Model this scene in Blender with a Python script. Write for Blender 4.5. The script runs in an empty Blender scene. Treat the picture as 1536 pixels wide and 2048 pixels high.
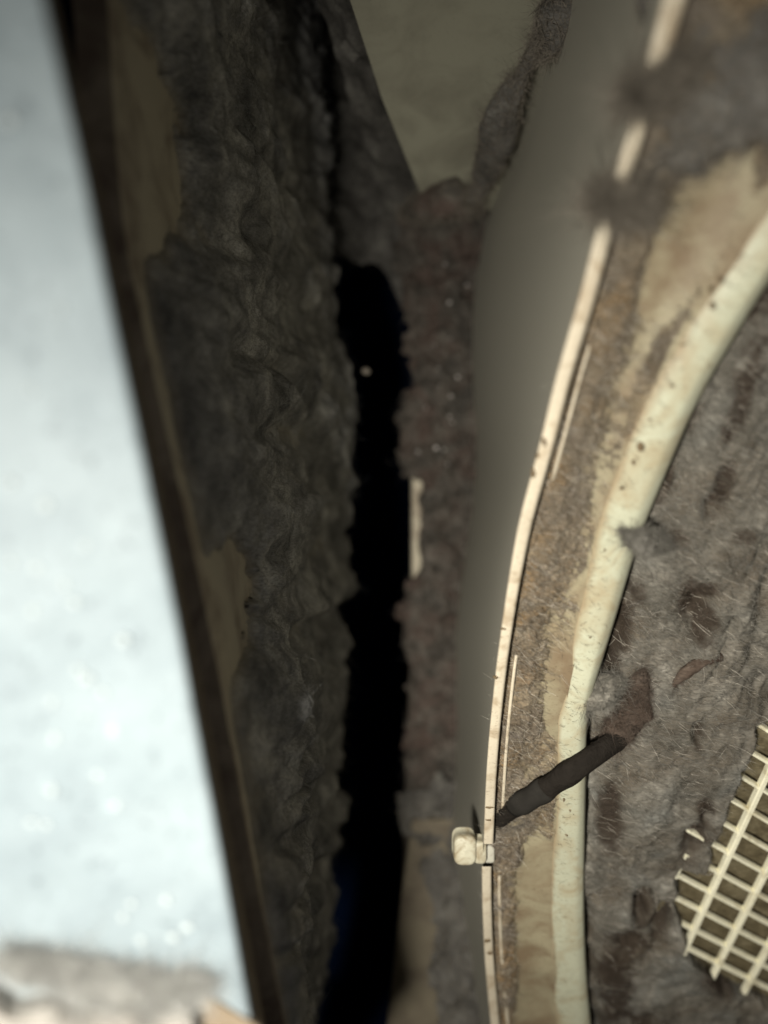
import bpy, math, random
import numpy as np
from mathutils import Vector

random.seed(7)
rng = np.random.default_rng(7)
scn = bpy.context.scene
COL = scn.collection

# ------------------------------------------------------------------ camera
cam = bpy.data.cameras.new('camera')
cam_o = bpy.data.objects.new('camera', cam)
COL.objects.link(cam_o)
cam_o.location = (0, 0, 0)
cam_o.rotation_euler = (math.radians(90), 0, 0)
cam.sensor_fit = 'HORIZONTAL'
cam.sensor_width = 36.0
cam.lens = 36.0
cam.clip_start = 0.001
cam.clip_end = 20
cam.dof.use_dof = True
cam.dof.focus_distance = 0.225
cam.dof.aperture_fstop = 36.0 / 6.0          # about a 6 mm lens opening
scn.camera = cam_o

# ------------------------------------------------------------------ world and lamp
w = bpy.data.worlds.new('World')
scn.world = w
w.use_nodes = True
bg = w.node_tree.nodes['Background']
bg.inputs[0].default_value = (1.0, 0.97, 0.90, 1)
bg.inputs[1].default_value = 0.23


def area_lamp(name, loc, target, size, power, colour):
    l = bpy.data.lights.new(name, 'AREA')
    l.shape = 'DISK'
    l.size = size
    l.energy = power
    l.color = colour
    o = bpy.data.objects.new(name, l)
    COL.objects.link(o)
    o.location = loc
    o.rotation_euler = (Vector(target) - Vector(loc)).to_track_quat('-Z', 'Y').to_euler()
    return o


# the torch held just left of and below the lens
torch = area_lamp('torch_lamp', (-0.0512, -0.050, -0.042), (0.05, 0.22, -0.12), 0.018, 0.90, (1.0, 0.965, 0.89))
torch.data.spread = math.radians(125)

vs = scn.view_settings
vs.view_transform = 'Standard'
vs.look = 'None'
vs.gamma = 1
vs.exposure = 0.0
vs.use_curve_mapping = False
scn.cycles.use_denoising = True
scn.cycles.max_bounces = 4
scn.cycles.diffuse_bounces = 3
scn.cycles.adaptive_threshold = 0.02

# ------------------------------------------------------------------ helpers
def P(u, v, d):
    """picture direction (u, v of a 1536 x 2048 frame) at depth d metres -> world point"""
    u = np.asarray(u, float); v = np.asarray(v, float); d = np.asarray(d, float)
    u, v, d = np.broadcast_arrays(u, v, d)
    return np.stack([(u - 768) / 1536 * d, d, (1024 - v) / 1536 * d], -1)


def pv(u, v, d):
    return Vector(P(u, v, d).tolist())


def ip(v, tab):
    a = np.array(tab, float)
    return np.interp(v, a[:, 0], a[:, 1])


def sm(v, tab):
    """smooth interpolation of a table"""
    a = np.array(tab, float)
    v = np.asarray(v, float)
    k = np.linspace(-60, 60, 9)
    return np.mean([np.interp(v + q, a[:, 0], a[:, 1]) for q in k], 0)


def df(v):
    """depth of the tilted grille plane"""
    return 1.0 / (6.89 - 0.00178 * np.asarray(v, float))


def _hash(ix, iy, iz, seed):
    h = (ix.astype(np.int64) * 374761393 + iy.astype(np.int64) * 668265263 +
         iz.astype(np.int64) * 2147483647 + seed * 974711) & 0xffffffff
    h = ((h ^ (h >> 13)) * 1274126177) & 0xffffffff
    h = h ^ (h >> 16)
    return (h & 0xffff) / 32767.5 - 1.0


def vnoise(p, seed=0):
    i = np.floor(p).astype(np.int64)
    f = p - i
    f = f * f * f * (f * (f * 6 - 15) + 10)
    r = 0
    for dx in (0, 1):
        wx = f[..., 0] if dx else 1 - f[..., 0]
        for dy in (0, 1):
            wy = f[..., 1] if dy else 1 - f[..., 1]
            for dz in (0, 1):
                wz = f[..., 2] if dz else 1 - f[..., 2]
                r = r + _hash(i[..., 0] + dx, i[..., 1] + dy, i[..., 2] + dz, seed) * wx * wy * wz
    return r


def fbm(p, size, octaves=4, seed=0, gain=0.5):
    q = np.asarray(p) / size
    a, r, t = 1.0, 0, 0
    for o in range(octaves):
        r = r + a * vnoise(q * (2.03 ** o) + 17.3 * o, seed + o)
        t += a
        a *= gain
    return r / t * 1.6


def link(name, me, mat=None, parent=None, smooth=True):
    if mat is not None:
        me.materials.append(mat)
    if smooth and len(me.polygons):
        me.polygons.foreach_set('use_smooth', np.ones(len(me.polygons), bool))
    me.update()
    o = bpy.data.objects.new(name, me)
    COL.objects.link(o)
    if parent is not None:
        o.parent = parent
    return o


def np_mesh(name, V, F, mat=None, parent=None, smooth=True):
    """V (n,3) and F (m,k) numpy arrays -> one mesh object"""
    V = np.ascontiguousarray(V, np.float32); F = np.ascontiguousarray(F, np.int32)
    me = bpy.data.meshes.new(name)
    m, k = F.shape
    me.vertices.add(len(V)); me.vertices.foreach_set('co', V.ravel())
    me.loops.add(m * k); me.loops.foreach_set('vertex_index', F.ravel())
    me.polygons.add(m)
    me.polygons.foreach_set('loop_start', np.arange(0, m * k, k, dtype=np.int32))
    me.polygons.foreach_set('loop_total', np.full(m, k, np.int32))
    me.update(calc_edges=True)
    me.validate()
    return link(name, me, mat, parent, smooth)


def grid_faces(nv, nu, keep=None):
    a = np.arange(nv * nu).reshape(nv, nu)
    F = np.stack([a[:-1, :-1], a[1:, :-1], a[1:, 1:], a[:-1, 1:]], -1).reshape(-1, 4)
    if keep is not None:
        k = keep[:-1, :-1] & keep[1:, :-1] & keep[1:, 1:] & keep[:-1, 1:]
        F = F[k.reshape(-1)]
    return F


def grid_mesh(name, V, mat=None, parent=None, keep=None, smooth=True):
    nv, nu = V.shape[:2]
    return np_mesh(name, V.reshape(-1, 3), grid_faces(nv, nu, keep), mat, parent, smooth)


def normals(V, toward=(0, 0, 0)):
    a = np.gradient(V, axis=0); b = np.gradient(V, axis=1)
    n = np.cross(a, b)
    n /= np.linalg.norm(n, axis=-1, keepdims=True) + 1e-12
    s = np.sign(np.sum(n * (np.array(toward) - V), -1, keepdims=True))
    s[s == 0] = 1
    return n * s


def slab(name, V, thick, mat, parent=None):
    """a sheet V (nv,nu,3) given real thickness away from the lens"""
    nv, nu = V.shape[:2]
    N = normals(V)
    W = V - N * thick
    n = nv * nu
    F = [grid_faces(nv, nu), grid_faces(nv, nu)[:, ::-1] + n]
    a = np.arange(n).reshape(nv, nu)
    for e in (a[0], a[-1][::-1], a[:, 0][::-1], a[:, -1]):
        F.append(np.stack([e[:-1], e[1:], e[1:] + n, e[:-1] + n], -1))
    o = np_mesh(name, np.concatenate([V.reshape(-1, 3), W.reshape(-1, 3)]), np.concatenate(F), mat, parent, True)
    m = o.modifiers.new('edges', 'EDGE_SPLIT'); m.split_angle = math.radians(40)
    return o


def tube(name, pts, radii, mat, parent=None, n=10, squash=1.0, caps=True):
    pts = [Vector(p) for p in pts]
    V, F = [], []
    ref = Vector((0, -1, 0))
    for i, p in enumerate(pts):
        t = (pts[min(i + 1, len(pts) - 1)] - pts[max(i - 1, 0)]).normalized()
        a = t.cross(ref).normalized(); b = a.cross(t).normalized()
        for k in range(n):
            an = 2 * math.pi * k / n
            V.append(p + (a * math.cos(an) + b * math.sin(an) * squash) * radii[i])
    for i in range(len(pts) - 1):
        for k in range(n):
            F.append((i * n + k, i * n + (k + 1) % n, (i + 1) * n + (k + 1) % n, (i + 1) * n + k))
    if caps:
        F.append(tuple(range(n))[::-1]); F.append(tuple((len(pts) - 1) * n + k for k in range(n)))
    me = bpy.data.meshes.new(name); me.from_pydata(V, [], F); me.update()
    return link(name, me, mat, parent)


def fibres(name, base, nor, n, length, radius, mat, parent=None, lift=0.5, grain=None, curl=0.5, seg=3):
    """n hair-thin bent strands rooted on the points base with normals nor"""
    base = base.reshape(-1, 3); nor = nor.reshape(-1, 3)
    i = rng.integers(0, len(base), n)
    p0 = base[i] + nor[i] * 0.0001
    r = rng.normal(size=(n, 3))
    if grain is not None:
        r = r * 0.30 + np.array(grain)[None] * rng.choice([-1, 1], (n, 1)) * 1.2
    t = r - nor[i] * np.sum(r * nor[i], -1, keepdims=True)
    t /= np.linalg.norm(t, axis=-1, keepdims=True) + 1e-9
    d = t + nor[i] * (lift * rng.random((n, 1)))
    d /= np.linalg.norm(d, axis=-1, keepdims=True)
    L = length[0] + (length[1] - length[0]) * rng.random((n, 1)) ** 2
    bend = rng.normal(size=(n, 3)) * curl
    pts = []
    for k in range(seg + 1):
        s = k / seg
        pts.append(p0 + d * L * (s - 0.35) + bend * L * (s - 0.35) ** 2 - nor[i] * (L * lift * 0.45 * max(0, s - 0.5)))
    pts = np.stack(pts, 1)                                  # n, seg+1, 3
    a = np.cross(d, rng.normal(size=(n, 3))); a /= np.linalg.norm(a, axis=-1, keepdims=True) + 1e-9
    b = np.cross(d, a)
    rad = radius * (0.6 + 0.8 * rng.random((n, 1)))
    ring = []
    for k in range(3):
        an = 2 * math.pi * k / 3
        ring.append((a * math.cos(an) + b * math.sin(an)) * rad)
    ring = np.stack(ring, 1)                                # n,3,3
    taper = np.ones(seg + 1); taper[-1] = 0.35; taper[0] = 0.5
    V = pts[:, :, None, :] + ring[:, None, :, :] * taper[None, :, None, None]
    V = V.reshape(-1, 3)
    idx = np.arange(n * (seg + 1) * 3).reshape(n, seg + 1, 3)
    F = []
    for k in range(3):
        k2 = (k + 1) % 3
        F.append(np.stack([idx[:, :-1, k], idx[:, :-1, k2], idx[:, 1:, k2], idx[:, 1:, k]], -1).reshape(-1, 4))
    o = np_mesh(name, V, np.concatenate(F), mat, parent)
    o['kind'] = 'stuff'
    return o


def point_attr(o, name, val):
    a = o.data.attributes.new(name, 'FLOAT', 'POINT')
    a.data.foreach_set('value', np.ascontiguousarray(val, np.float32).ravel())
    return o


def tag(o, label, cat, group=None, kind=None):
    o['label'] = label; o['category'] = cat
    if group: o['group'] = group
    if kind: o['kind'] = kind
    return o


def empty(name, loc, label, cat, group=None):
    o = bpy.data.objects.new(name, None)
    o.empty_display_size = 0.005
    COL.objects.link(o)
    tag(o, label, cat, group)
    o['origin'] = [float(x) for x in loc]
    return o


# ------------------------------------------------------------------ materials
def mat_base(name):
    m = bpy.data.materials.new(name)
    m.use_nodes = True
    nt = m.node_tree
    return m, nt, nt.nodes['Principled BSDF']


def noise_node(nt, scale, detail=4, rough=0.6, vec=None, dist=0.0):
    n = nt.nodes.new('ShaderNodeTexNoise')
    n.inputs['Scale'].default_value = scale
    n.inputs['Detail'].default_value = detail
    n.inputs['Roughness'].default_value = rough
    n.inputs['Distortion'].default_value = dist
    if vec is not None:
        nt.links.new(vec, n.inputs['Vector'])
    return n


def ramp_node(nt, fac, stops):
    r = nt.nodes.new('ShaderNodeValToRGB')
    el = r.color_ramp.elements
    while len(el) < len(stops):
        el.new(0.5)
    for e, (p, c) in zip(el, stops):
        e.position = p
        e.color = (c[0], c[1], c[2], 1)
    nt.links.new(fac, r.inputs[0])
    return r


def mix_node(nt, fac, a, b, mode='MIX'):
    m = nt.nodes.new('ShaderNodeMix'); m.data_type = 'RGBA'; m.blend_type = mode
    for val, sock in ((fac, 0), (a, 6), (b, 7)):
        if hasattr(val, 'links'):
            nt.links.new(val, m.inputs[sock])
        elif isinstance(val, (int, float)):
            m.inputs[sock].default_value = val
        else:
            m.inputs[sock].default_value = (*val, 1)
    return m.outputs[2]


def coords(nt, scale=(1, 1, 1), rot=(0, 0, 0)):
    c = nt.nodes.new('ShaderNodeTexCoord')
    mp = nt.nodes.new('ShaderNodeMapping')
    mp.inputs['Scale'].default_value = scale
    mp.inputs['Rotation'].default_value = rot
    nt.links.new(c.outputs['Object'], mp.inputs[0])
    return mp.outputs[0]


def bump(nt, b, height, strength, dist):
    n = nt.nodes.new('ShaderNodeBump')
    n.inputs['Strength'].default_value = strength
    n.inputs['Distance'].default_value = dist
    nt.links.new(height, n.inputs['Height'])
    nt.links.new(n.outputs[0], b.inputs['Normal'])


def lint_mat(name, dark, mid, light, warm=None, scale=1.0, cool=None, under=None, dirt_pit_shade=None):
    m, nt, b = mat_base(name)
    vec = coords(nt)
    n1 = noise_node(nt, 75 * scale, 4, 0.68, vec, 0.3)
    r1 = ramp_node(nt, n1.outputs[0], [(0.30, dark), (0.5, mid), (0.68, light)])
    col = r1.outputs[0]
    n2 = noise_node(nt, 40 * scale, 2, 0.6, vec, 0.5)
    if warm:
        r2 = ramp_node(nt, n2.outputs[0], [(0.48, (0, 0, 0)), (0.66, (0.85, 0.85, 0.85))])
        col = mix_node(nt, r2.outputs[0], col, warm)
    if cool:
        r2 = ramp_node(nt, n2.outputs[0], [(0.33, (0.8, 0.8, 0.8)), (0.47, (0, 0, 0))])
        col = mix_node(nt, r2.outputs[0], col, cool)
    # fine fibrous streaks
    vs2 = coords(nt, (420, 900, 2400), (0, math.radians(28), 0))
    n3 = noise_node(nt, 1.0, 2, 0.7, vs2)
    r3 = ramp_node(nt, n3.outputs[0], [(0.3, (0.55, 0.53, 0.5)), (0.72, (1.45, 1.43, 1.4))])
    col = mix_node(nt, 0.8, col, r3.outputs[0], 'MULTIPLY')
    if dirt_pit_shade:                                 # pit shade painted into the lint colour, plus random dark mottling
        at = nt.nodes.new('ShaderNodeAttribute'); at.attribute_name = 'dirt_pit_shade'
        col = mix_node(nt, at.outputs['Fac'], col, dirt_pit_shade)
    if under:                                # thin fuzz lets the plastic below show through
        at = nt.nodes.new('ShaderNodeAttribute'); at.attribute_name = 'thick'
        col = mix_node(nt, at.outputs['Fac'], under, col)
    nt.links.new(col, b.inputs['Base Color'])
    b.inputs['Roughness'].default_value = 1.0
    b.inputs['Specular IOR Level'].default_value = 0.0
    bump(nt, b, n3.outputs[0], 0.10, 0.0004)
    return m


def plastic_mat(name, base, stain, dirt_pit_shade, stain_pos=(0.5, 0.72), rough=0.45, speck=0.6, bumpy=0.15, scale=1.0, wear=None):
    """aged moulded plastic: yellowing, soft brown stains and small dust specks"""
    m, nt, b = mat_base(name)
    vec = coords(nt)
    n1 = noise_node(nt, 55 * scale, 4, 0.62, vec, 0.6)
    r1 = ramp_node(nt, n1.outputs[0], [(stain_pos[0], (0, 0, 0)), (stain_pos[1], (1, 1, 1))])
    n0 = noise_node(nt, 16 * scale, 2, 0.5, vec)
    tone = ramp_node(nt, n0.outputs[0], [(0.3, tuple(c * 0.9 for c in base)), (0.7, tuple(min(1, c * 1.08) for c in base))])
    col = mix_node(nt, r1.outputs[0], tone.outputs[0], stain)
    vs2 = coords(nt, (900, 1200, 2400), (0, math.radians(30), 0))
    n2 = noise_node(nt, 1.0, 2, 0.75, vs2)
    r2 = ramp_node(nt, n2.outputs[0], [(0.60, (0, 0, 0)), (0.70, (1, 1, 1))])
    mul = nt.nodes.new('ShaderNodeMath'); mul.operation = 'MULTIPLY'
    nt.links.new(r2.outputs[0], mul.inputs[0]); mul.inputs[1].default_value = speck
    col = mix_node(nt, mul.outputs[0], col, dirt_pit_shade)
    if wear:                                 # grime that has crept in from one edge
        at = nt.nodes.new('ShaderNodeAttribute'); at.attribute_name = 'wear'
        col = mix_node(nt, at.outputs['Fac'], col, wear)
    nt.links.new(col, b.inputs['Base Color'])
    b.inputs['Roughness'].default_value = rough
    b.inputs['Specular IOR Level'].default_value = 0.25
    n4 = noise_node(nt, 420, 3, 0.7, vec)
    bump(nt, b, n4.outputs[0], bumpy, 0.0006)
    return m


M = {}
M['rim'] = plastic_mat('rim_plastic', (0.52, 0.455, 0.34), (0.33, 0.255, 0.165), (0.13, 0.09, 0.05), (0.50, 0.70), 0.45, 0.6, 0.2, 2.5)
M['ridge'] = plastic_mat('ridge_plastic', (0.42, 0.42, 0.305), (0.34, 0.295, 0.19), (0.16, 0.12, 0.07), (0.46, 0.68), 0.5, 0.5, 0.2, 1.6, (0.27, 0.205, 0.12))
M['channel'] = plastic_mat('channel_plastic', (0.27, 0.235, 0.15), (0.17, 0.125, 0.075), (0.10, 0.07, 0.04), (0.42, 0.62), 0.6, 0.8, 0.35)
M['wall_film'] = plastic_mat('dust_filmed_plastic', (0.385, 0.365, 0.295), (0.30, 0.275, 0.22), (0.2, 0.17, 0.14), (0.62, 0.95), 0.5, 0.0, 0.0, 0.15)
M['upper'] = plastic_mat('olive_plastic', (0.265, 0.255, 0.19), (0.20, 0.188, 0.14), (0.09, 0.08, 0.06), (0.42, 0.72), 0.5, 0.25, 0.03, 0.9)
M['tan'] = plastic_mat('tan_plastic', (0.56, 0.50, 0.37), (0.34, 0.28, 0.205), (0.14, 0.10, 0.07), (0.45, 0.62), 0.55, 0.3)
M['tan_grime'] = plastic_mat('grimy_tan_plastic', (0.30, 0.25, 0.185), (0.15, 0.115, 0.085), (0.10, 0.075, 0.05), (0.42, 0.62), 0.6, 0.4)
M['lower_brown'] = plastic_mat('beige_brown_plastic', (0.17, 0.145, 0.10), (0.11, 0.09, 0.065), (0.08, 0.065, 0.05), (0.45, 0.65), 0.55, 0.3)
M['brown'] = plastic_mat('brown_plastic', (0.075, 0.062, 0.046), (0.045, 0.036, 0.028), (0.035, 0.03, 0.024), (0.45, 0.65), 0.55, 0.3)
M['grille'] = plastic_mat('grille_plastic', (0.78, 0.74, 0.55), (0.50, 0.44, 0.28), (0.2, 0.16, 0.1), (0.55, 0.72), 0.4, 0.5, 0.2, 2.0)
M['clip'] = plastic_mat('clip_plastic', (0.43, 0.405, 0.30), (0.25, 0.205, 0.13), (0.14, 0.11, 0.07), (0.44, 0.62), 0.5, 0.5, 0.2, 3.0)
M['bed'] = lint_mat('filter_bed_dust', (0.055, 0.045, 0.027), (0.11, 0.092, 0.056), (0.17, 0.148, 0.095), None, 2.0)

M['lint_left'] = lint_mat('charcoal_lint', (0.12, 0.121, 0.118), (0.30, 0.298, 0.285), (0.54, 0.535, 0.505), None, 0.8, None, (0.40, 0.35, 0.26))
M['lint_chan'] = lint_mat('brown_lint', (0.06, 0.045, 0.03), (0.125, 0.10, 0.072), (0.24, 0.20, 0.14), (0.17, 0.115, 0.06), 1.4, (0.12, 0.105, 0.09), (0.24, 0.20, 0.125))
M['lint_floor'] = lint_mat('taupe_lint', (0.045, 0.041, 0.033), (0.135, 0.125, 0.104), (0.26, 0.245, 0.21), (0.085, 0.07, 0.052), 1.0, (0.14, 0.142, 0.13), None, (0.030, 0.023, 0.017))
M['lint_mid'] = lint_mat('rusty_lint', (0.04, 0.034, 0.029), (0.085, 0.075, 0.064), (0.15, 0.135, 0.116), (0.088, 0.064, 0.054), 1.6, (0.055, 0.052, 0.046))
M['lint_rust'] = lint_mat('dark_rusty_lint', (0.028, 0.021, 0.015), (0.062, 0.046, 0.036), (0.11, 0.086, 0.068))
M['lint_dark'] = lint_mat('dark_lint', (0.05, 0.048, 0.043), (0.09, 0.086, 0.078), (0.14, 0.135, 0.12))
M['lint_pale'] = lint_mat('pale_grey_lint', (0.12, 0.11, 0.10), (0.21, 0.20, 0.18), (0.31, 0.30, 0.27))


def plain(name, c, rough=0.6, spec=0.3, bumps=None):
    m, nt, b = mat_base(name)
    n = noise_node(nt, 220, 4, 0.6, coords(nt))
    r = ramp_node(nt, n.outputs[0], [(0.3, tuple(x * 0.8 for x in c)), (0.7, tuple(min(1, x * 1.2) for x in c))])
    nt.links.new(r.outputs[0], b.inputs['Base Color'])
    b.inputs['Roughness'].default_value = rough
    b.inputs['Specular IOR Level'].default_value = spec
    if bumps:
        n2 = noise_node(nt, bumps[0], 3, 0.6, coords(nt))
        bump(nt, b, n2.outputs[0], bumps[1], 0.0008)
    return m


M['fibre_l'] = plain('pale_fibre', (0.60, 0.55, 0.46), 0.8, 0.2)
M['fibre_m'] = plain('taupe_fibre', (0.20, 0.175, 0.14), 0.9, 0.1)
M['fibre_t'] = plain('light_taupe_fibre', (0.20, 0.187, 0.157), 0.9, 0.1)
M['fibre_b'] = plain('light_brown_fibre', (0.22, 0.185, 0.135), 0.9, 0.1)
M['fibre_r'] = plain('rusty_fibre', (0.10, 0.077, 0.060), 0.9, 0.1)
M['fibre_d'] = plain('dark_fibre', (0.07, 0.055, 0.04), 0.9, 0.1)
M['fibre_g'] = plain('grey_fibre', (0.34, 0.335, 0.31), 0.9, 0.1)
M['black'] = plain('black_rubber', (0.015, 0.0125, 0.010), 0.85, 0.05, (700, 0.8))
M['debris'] = plain('brown_debris', (0.13, 0.095, 0.055), 0.8, 0.1, (900, 0.5))
M['grain'] = plain('pale_grain', (0.65, 0.6, 0.55), 0.4, 0.5)
M['void'] = plain('dark_navy_void', (0.004, 0.010, 0.030), 0.9, 0.0)  # blue-black darkness of the gap put into the base colour


def panel_mat():
    m, nt, b = mat_base('pale_enamel')
    vec = coords(nt)
    n = noise_node(nt, 60, 5, 0.6, vec, 0.4)
    r = ramp_node(nt, n.outputs[0], [(0.3, (0.145, 0.174, 0.185)), (0.52, (0.172, 0.204, 0.214)), (0.72, (0.196, 0.228, 0.237))])
    n2 = noise_node(nt, 480, 3, 0.6, vec)
    r2 = ramp_node(nt, n2.outputs[0], [(0.28, (0.62, 0.63, 0.64)), (0.40, (1.0, 1.0, 1.0)), (0.62, (1.0, 1.0, 1.0)), (0.72, (1.25, 1.25, 1.25))])
    c = mix_node(nt, 1.0, r.outputs[0], r2.outputs[0], 'MULTIPLY')
    nt.links.new(c, b.inputs['Base Color'])
    b.inputs['Roughness'].default_value = 0.6
    b.inputs['Specular IOR Level'].default_value = 0.25
    n3 = noise_node(nt, 170, 4, 0.6, vec)
    bump(nt, b, n3.outputs[0], 0.35, 0.0008)
    return m


M['panel'] = panel_mat()
M['panel_edge'] = plain('shaded_panel_edge', (0.16, 0.125, 0.085), 0.6, 0.2)  # shade on the receding edge put into the brown colour
m, nt, b = mat_base('water_bead')
b.inputs['Base Color'].default_value = (0.26, 0.29, 0.29, 1)
b.inputs['Roughness'].default_value = 0.5
b.inputs['Specular IOR Level'].default_value = 0.2
nn = noise_node(nt, 800, 2, 0.5, coords(nt)); bump(nt, b, nn.outputs[0], 0.2, 0.0003)
M['bead'] = m
M['foam'] = plain('cream_foam', (0.22, 0.205, 0.18), 0.8, 0.2, (300, 0.5))

# ================================================================== the setting: the dark hollow behind everything
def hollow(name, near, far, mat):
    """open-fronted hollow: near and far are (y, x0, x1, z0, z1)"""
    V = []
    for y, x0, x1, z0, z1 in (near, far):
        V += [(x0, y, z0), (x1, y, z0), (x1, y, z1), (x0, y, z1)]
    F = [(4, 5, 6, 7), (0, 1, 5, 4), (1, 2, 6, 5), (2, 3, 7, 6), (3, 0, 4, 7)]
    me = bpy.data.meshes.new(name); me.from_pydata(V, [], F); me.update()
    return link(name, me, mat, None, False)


cav = hollow('cavity', (0.03, -0.22, 0.20, -0.12, 0.052), (0.72, -0.40, 0.50, -0.62, 0.54), M['void'])  # low sloping ceiling, out of view, shaped to block ambient light from above
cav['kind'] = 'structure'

# ================================================================== near panel on the left
def d_panel(u, v):
    base = 1.0 / (9.6 - 0.0011 * np.asarray(v, float))
    return base * (0.90 + 0.10 * (np.asarray(u, float) + 200) / 600)


panel_edge = [(-200, 40), (0, 85), (330, 160), (660, 228), (850, 270), (1130, 328), (1430, 385), (1650, 428), (2048, 500), (2300, 545)]
pan = empty('pale_panel', pv(200, 1000, .11), 'pale overexposed panel filling the left side, out of focus', 'panel')
nv, nu = 160, 40
vv = np.linspace(-200, 2300, nv)[:, None]
s = np.linspace(0, 1, nu)[None]
ue = sm(vv, panel_edge)
U = -320 + (ue + 320) * s
Vp = P(U, vv + 0 * U, d_panel(U, vv))
Np = normals(Vp)
Vp = Vp + Np * (fbm(Vp, 0.02, 3, 5) * 0.0005)[..., None]
# round the right edge over and carry it back as a return flange
rows = [Vp]
edge = Vp[:, -1]
for k, (du, dd) in enumerate([(5, 0.0008), (9, 0.0022), (11, 0.0042)]):
    uu = ue[:, 0] + du; v1 = vv[:, 0]
    rows.append(P(uu, v1, d_panel(ue[:, 0], v1) + dd)[:, None])
grid_mesh('panel_face', np.concatenate(rows, 1), M['panel'], pan)
v1 = vv[:, 0]
ret = []
for du, dd in [(11, 0.0045), (16, 0.010), (24, 0.018), (30, 0.026), (0, 0.0265), (-60, 0.027)]:
    ret.append(P(ue[:, 0] + du, v1, d_panel(ue[:, 0], v1) + dd)[:, None])
grid_mesh('edge_return', np.concatenate(ret, 1), M['panel_edge'], pan)

# beads standing on the panel
def blob(name, c, r, mat, parent, nrm=None, flat=0.5, seg=10, stretch=(1, 1, 1), rough=0.0, seed=0):
    V, F = [], []
    nrings = seg // 2 + 1
    for i in range(nrings + 1):
        th = math.pi * i / nrings
        for j in range(seg):
            ph = 2 * math.pi * j / seg
            V.append((math.sin(th) * math.cos(ph), math.cos(th) * flat, math.sin(th) * math.sin(ph)))
    V = np.array(V)
    if rough:
        V = V * (1 + rough * fbm(V + seed * 3.1, 0.9, 3, seed))[:, None]
    V = V * np.array(stretch) * r
    if nrm is not None:
        q = Vector((0, -1, 0)).rotation_difference(Vector(nrm)).to_matrix()
        V = V @ np.array(q).T
    V = V + np.array(c)
    for i in range(nrings):
        for j in range(seg):
            F.append((i * seg + j, i * seg + (j + 1) % seg, (i + 1) * seg + (j + 1) % seg, (i + 1) * seg + j))
    return np_mesh(name, V, np.array(F), mat, parent)


beads = [(155, 1338, 11), (172, 1358, 13), (205, 1385, 9), (103, 1403, 10), (108, 1475, 12), (170, 1425, 8), (225, 1460, 12),
         (195, 1550, 11), (102, 1580, 9), (230, 1610, 10), (62, 1645, 9), (92, 1650, 8), (262, 1808, 9), (245, 1835, 8),
         (332, 1800, 10), (72, 1135, 11), (20, 1125, 9), (170, 1090, 12), (148, 1205, 10), (128, 1170, 9),
         (20, 965, 10), (90, 1010, 12), (18, 240, 16), (65, 1220, 9), (245, 1280, 12), (375, 1855, 10), (60, 780, 8), (120, 620, 9),
         (282, 1880, 10), (318, 1960, 10), (345, 1875, 9)]
for i, (u, v, r) in enumerate(beads):
    d = float(d_panel(u, v))
    blob('bead', P(u, v, d).tolist(), r / 1536 * d, M['bead'], pan, None, 0.45, 8, (random.uniform(.8, 1.3), 1, random.uniform(.8, 1.3)), 0.2, i)

# cream foam strip and lint roll in the bottom left corner
vv2 = np.linspace(0, 1, 14)[:, None]; uu2 = np.linspace(-260, 385, 60)[None]
top = ip(uu2, [(-260, 1890), (0, 1975), (120, 2005), (300, 2012), (360, 1990), (385, 2000)])
Vv = top + 6 * np.sin(uu2 / 23) + (2350 - top) * vv2
dd = d_panel(uu2, Vv) - 0.006 * np.sin(np.clip(vv2 * 6, 0, 1) * math.pi / 2) - 0.0008
fo = P(uu2 + 0 * Vv, Vv, dd)
fo = fo + normals(fo) * (fbm(fo, 0.006, 3, 21) * 0.0009)[..., None]
tag(slab('foam_strip', fo, 0.004, M['foam']), 'cream foam strip in the bottom left corner below the grey lint roll', 'foam strip')
vv2 = np.linspace(0, 1, 10)[:, None]; uu2 = np.linspace(0, 1, 26)[None]
Uw = 372 + 150 * uu2 + 0 * vv2; Vw = 1968 + 90 * uu2 + (150 - 40 * uu2) * vv2
ta = P(Uw, Vw, d_panel(Uw, Vw) - 0.0012)
tag(slab('notch_shade', ta, 0.0012, M['panel_edge']), 'dark brown wedge painted as the shadowed notch beside the cream foam strip at the bottom left', 'painted shade')  # wedge added for a shadowed notch, its shade put into the colour

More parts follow.
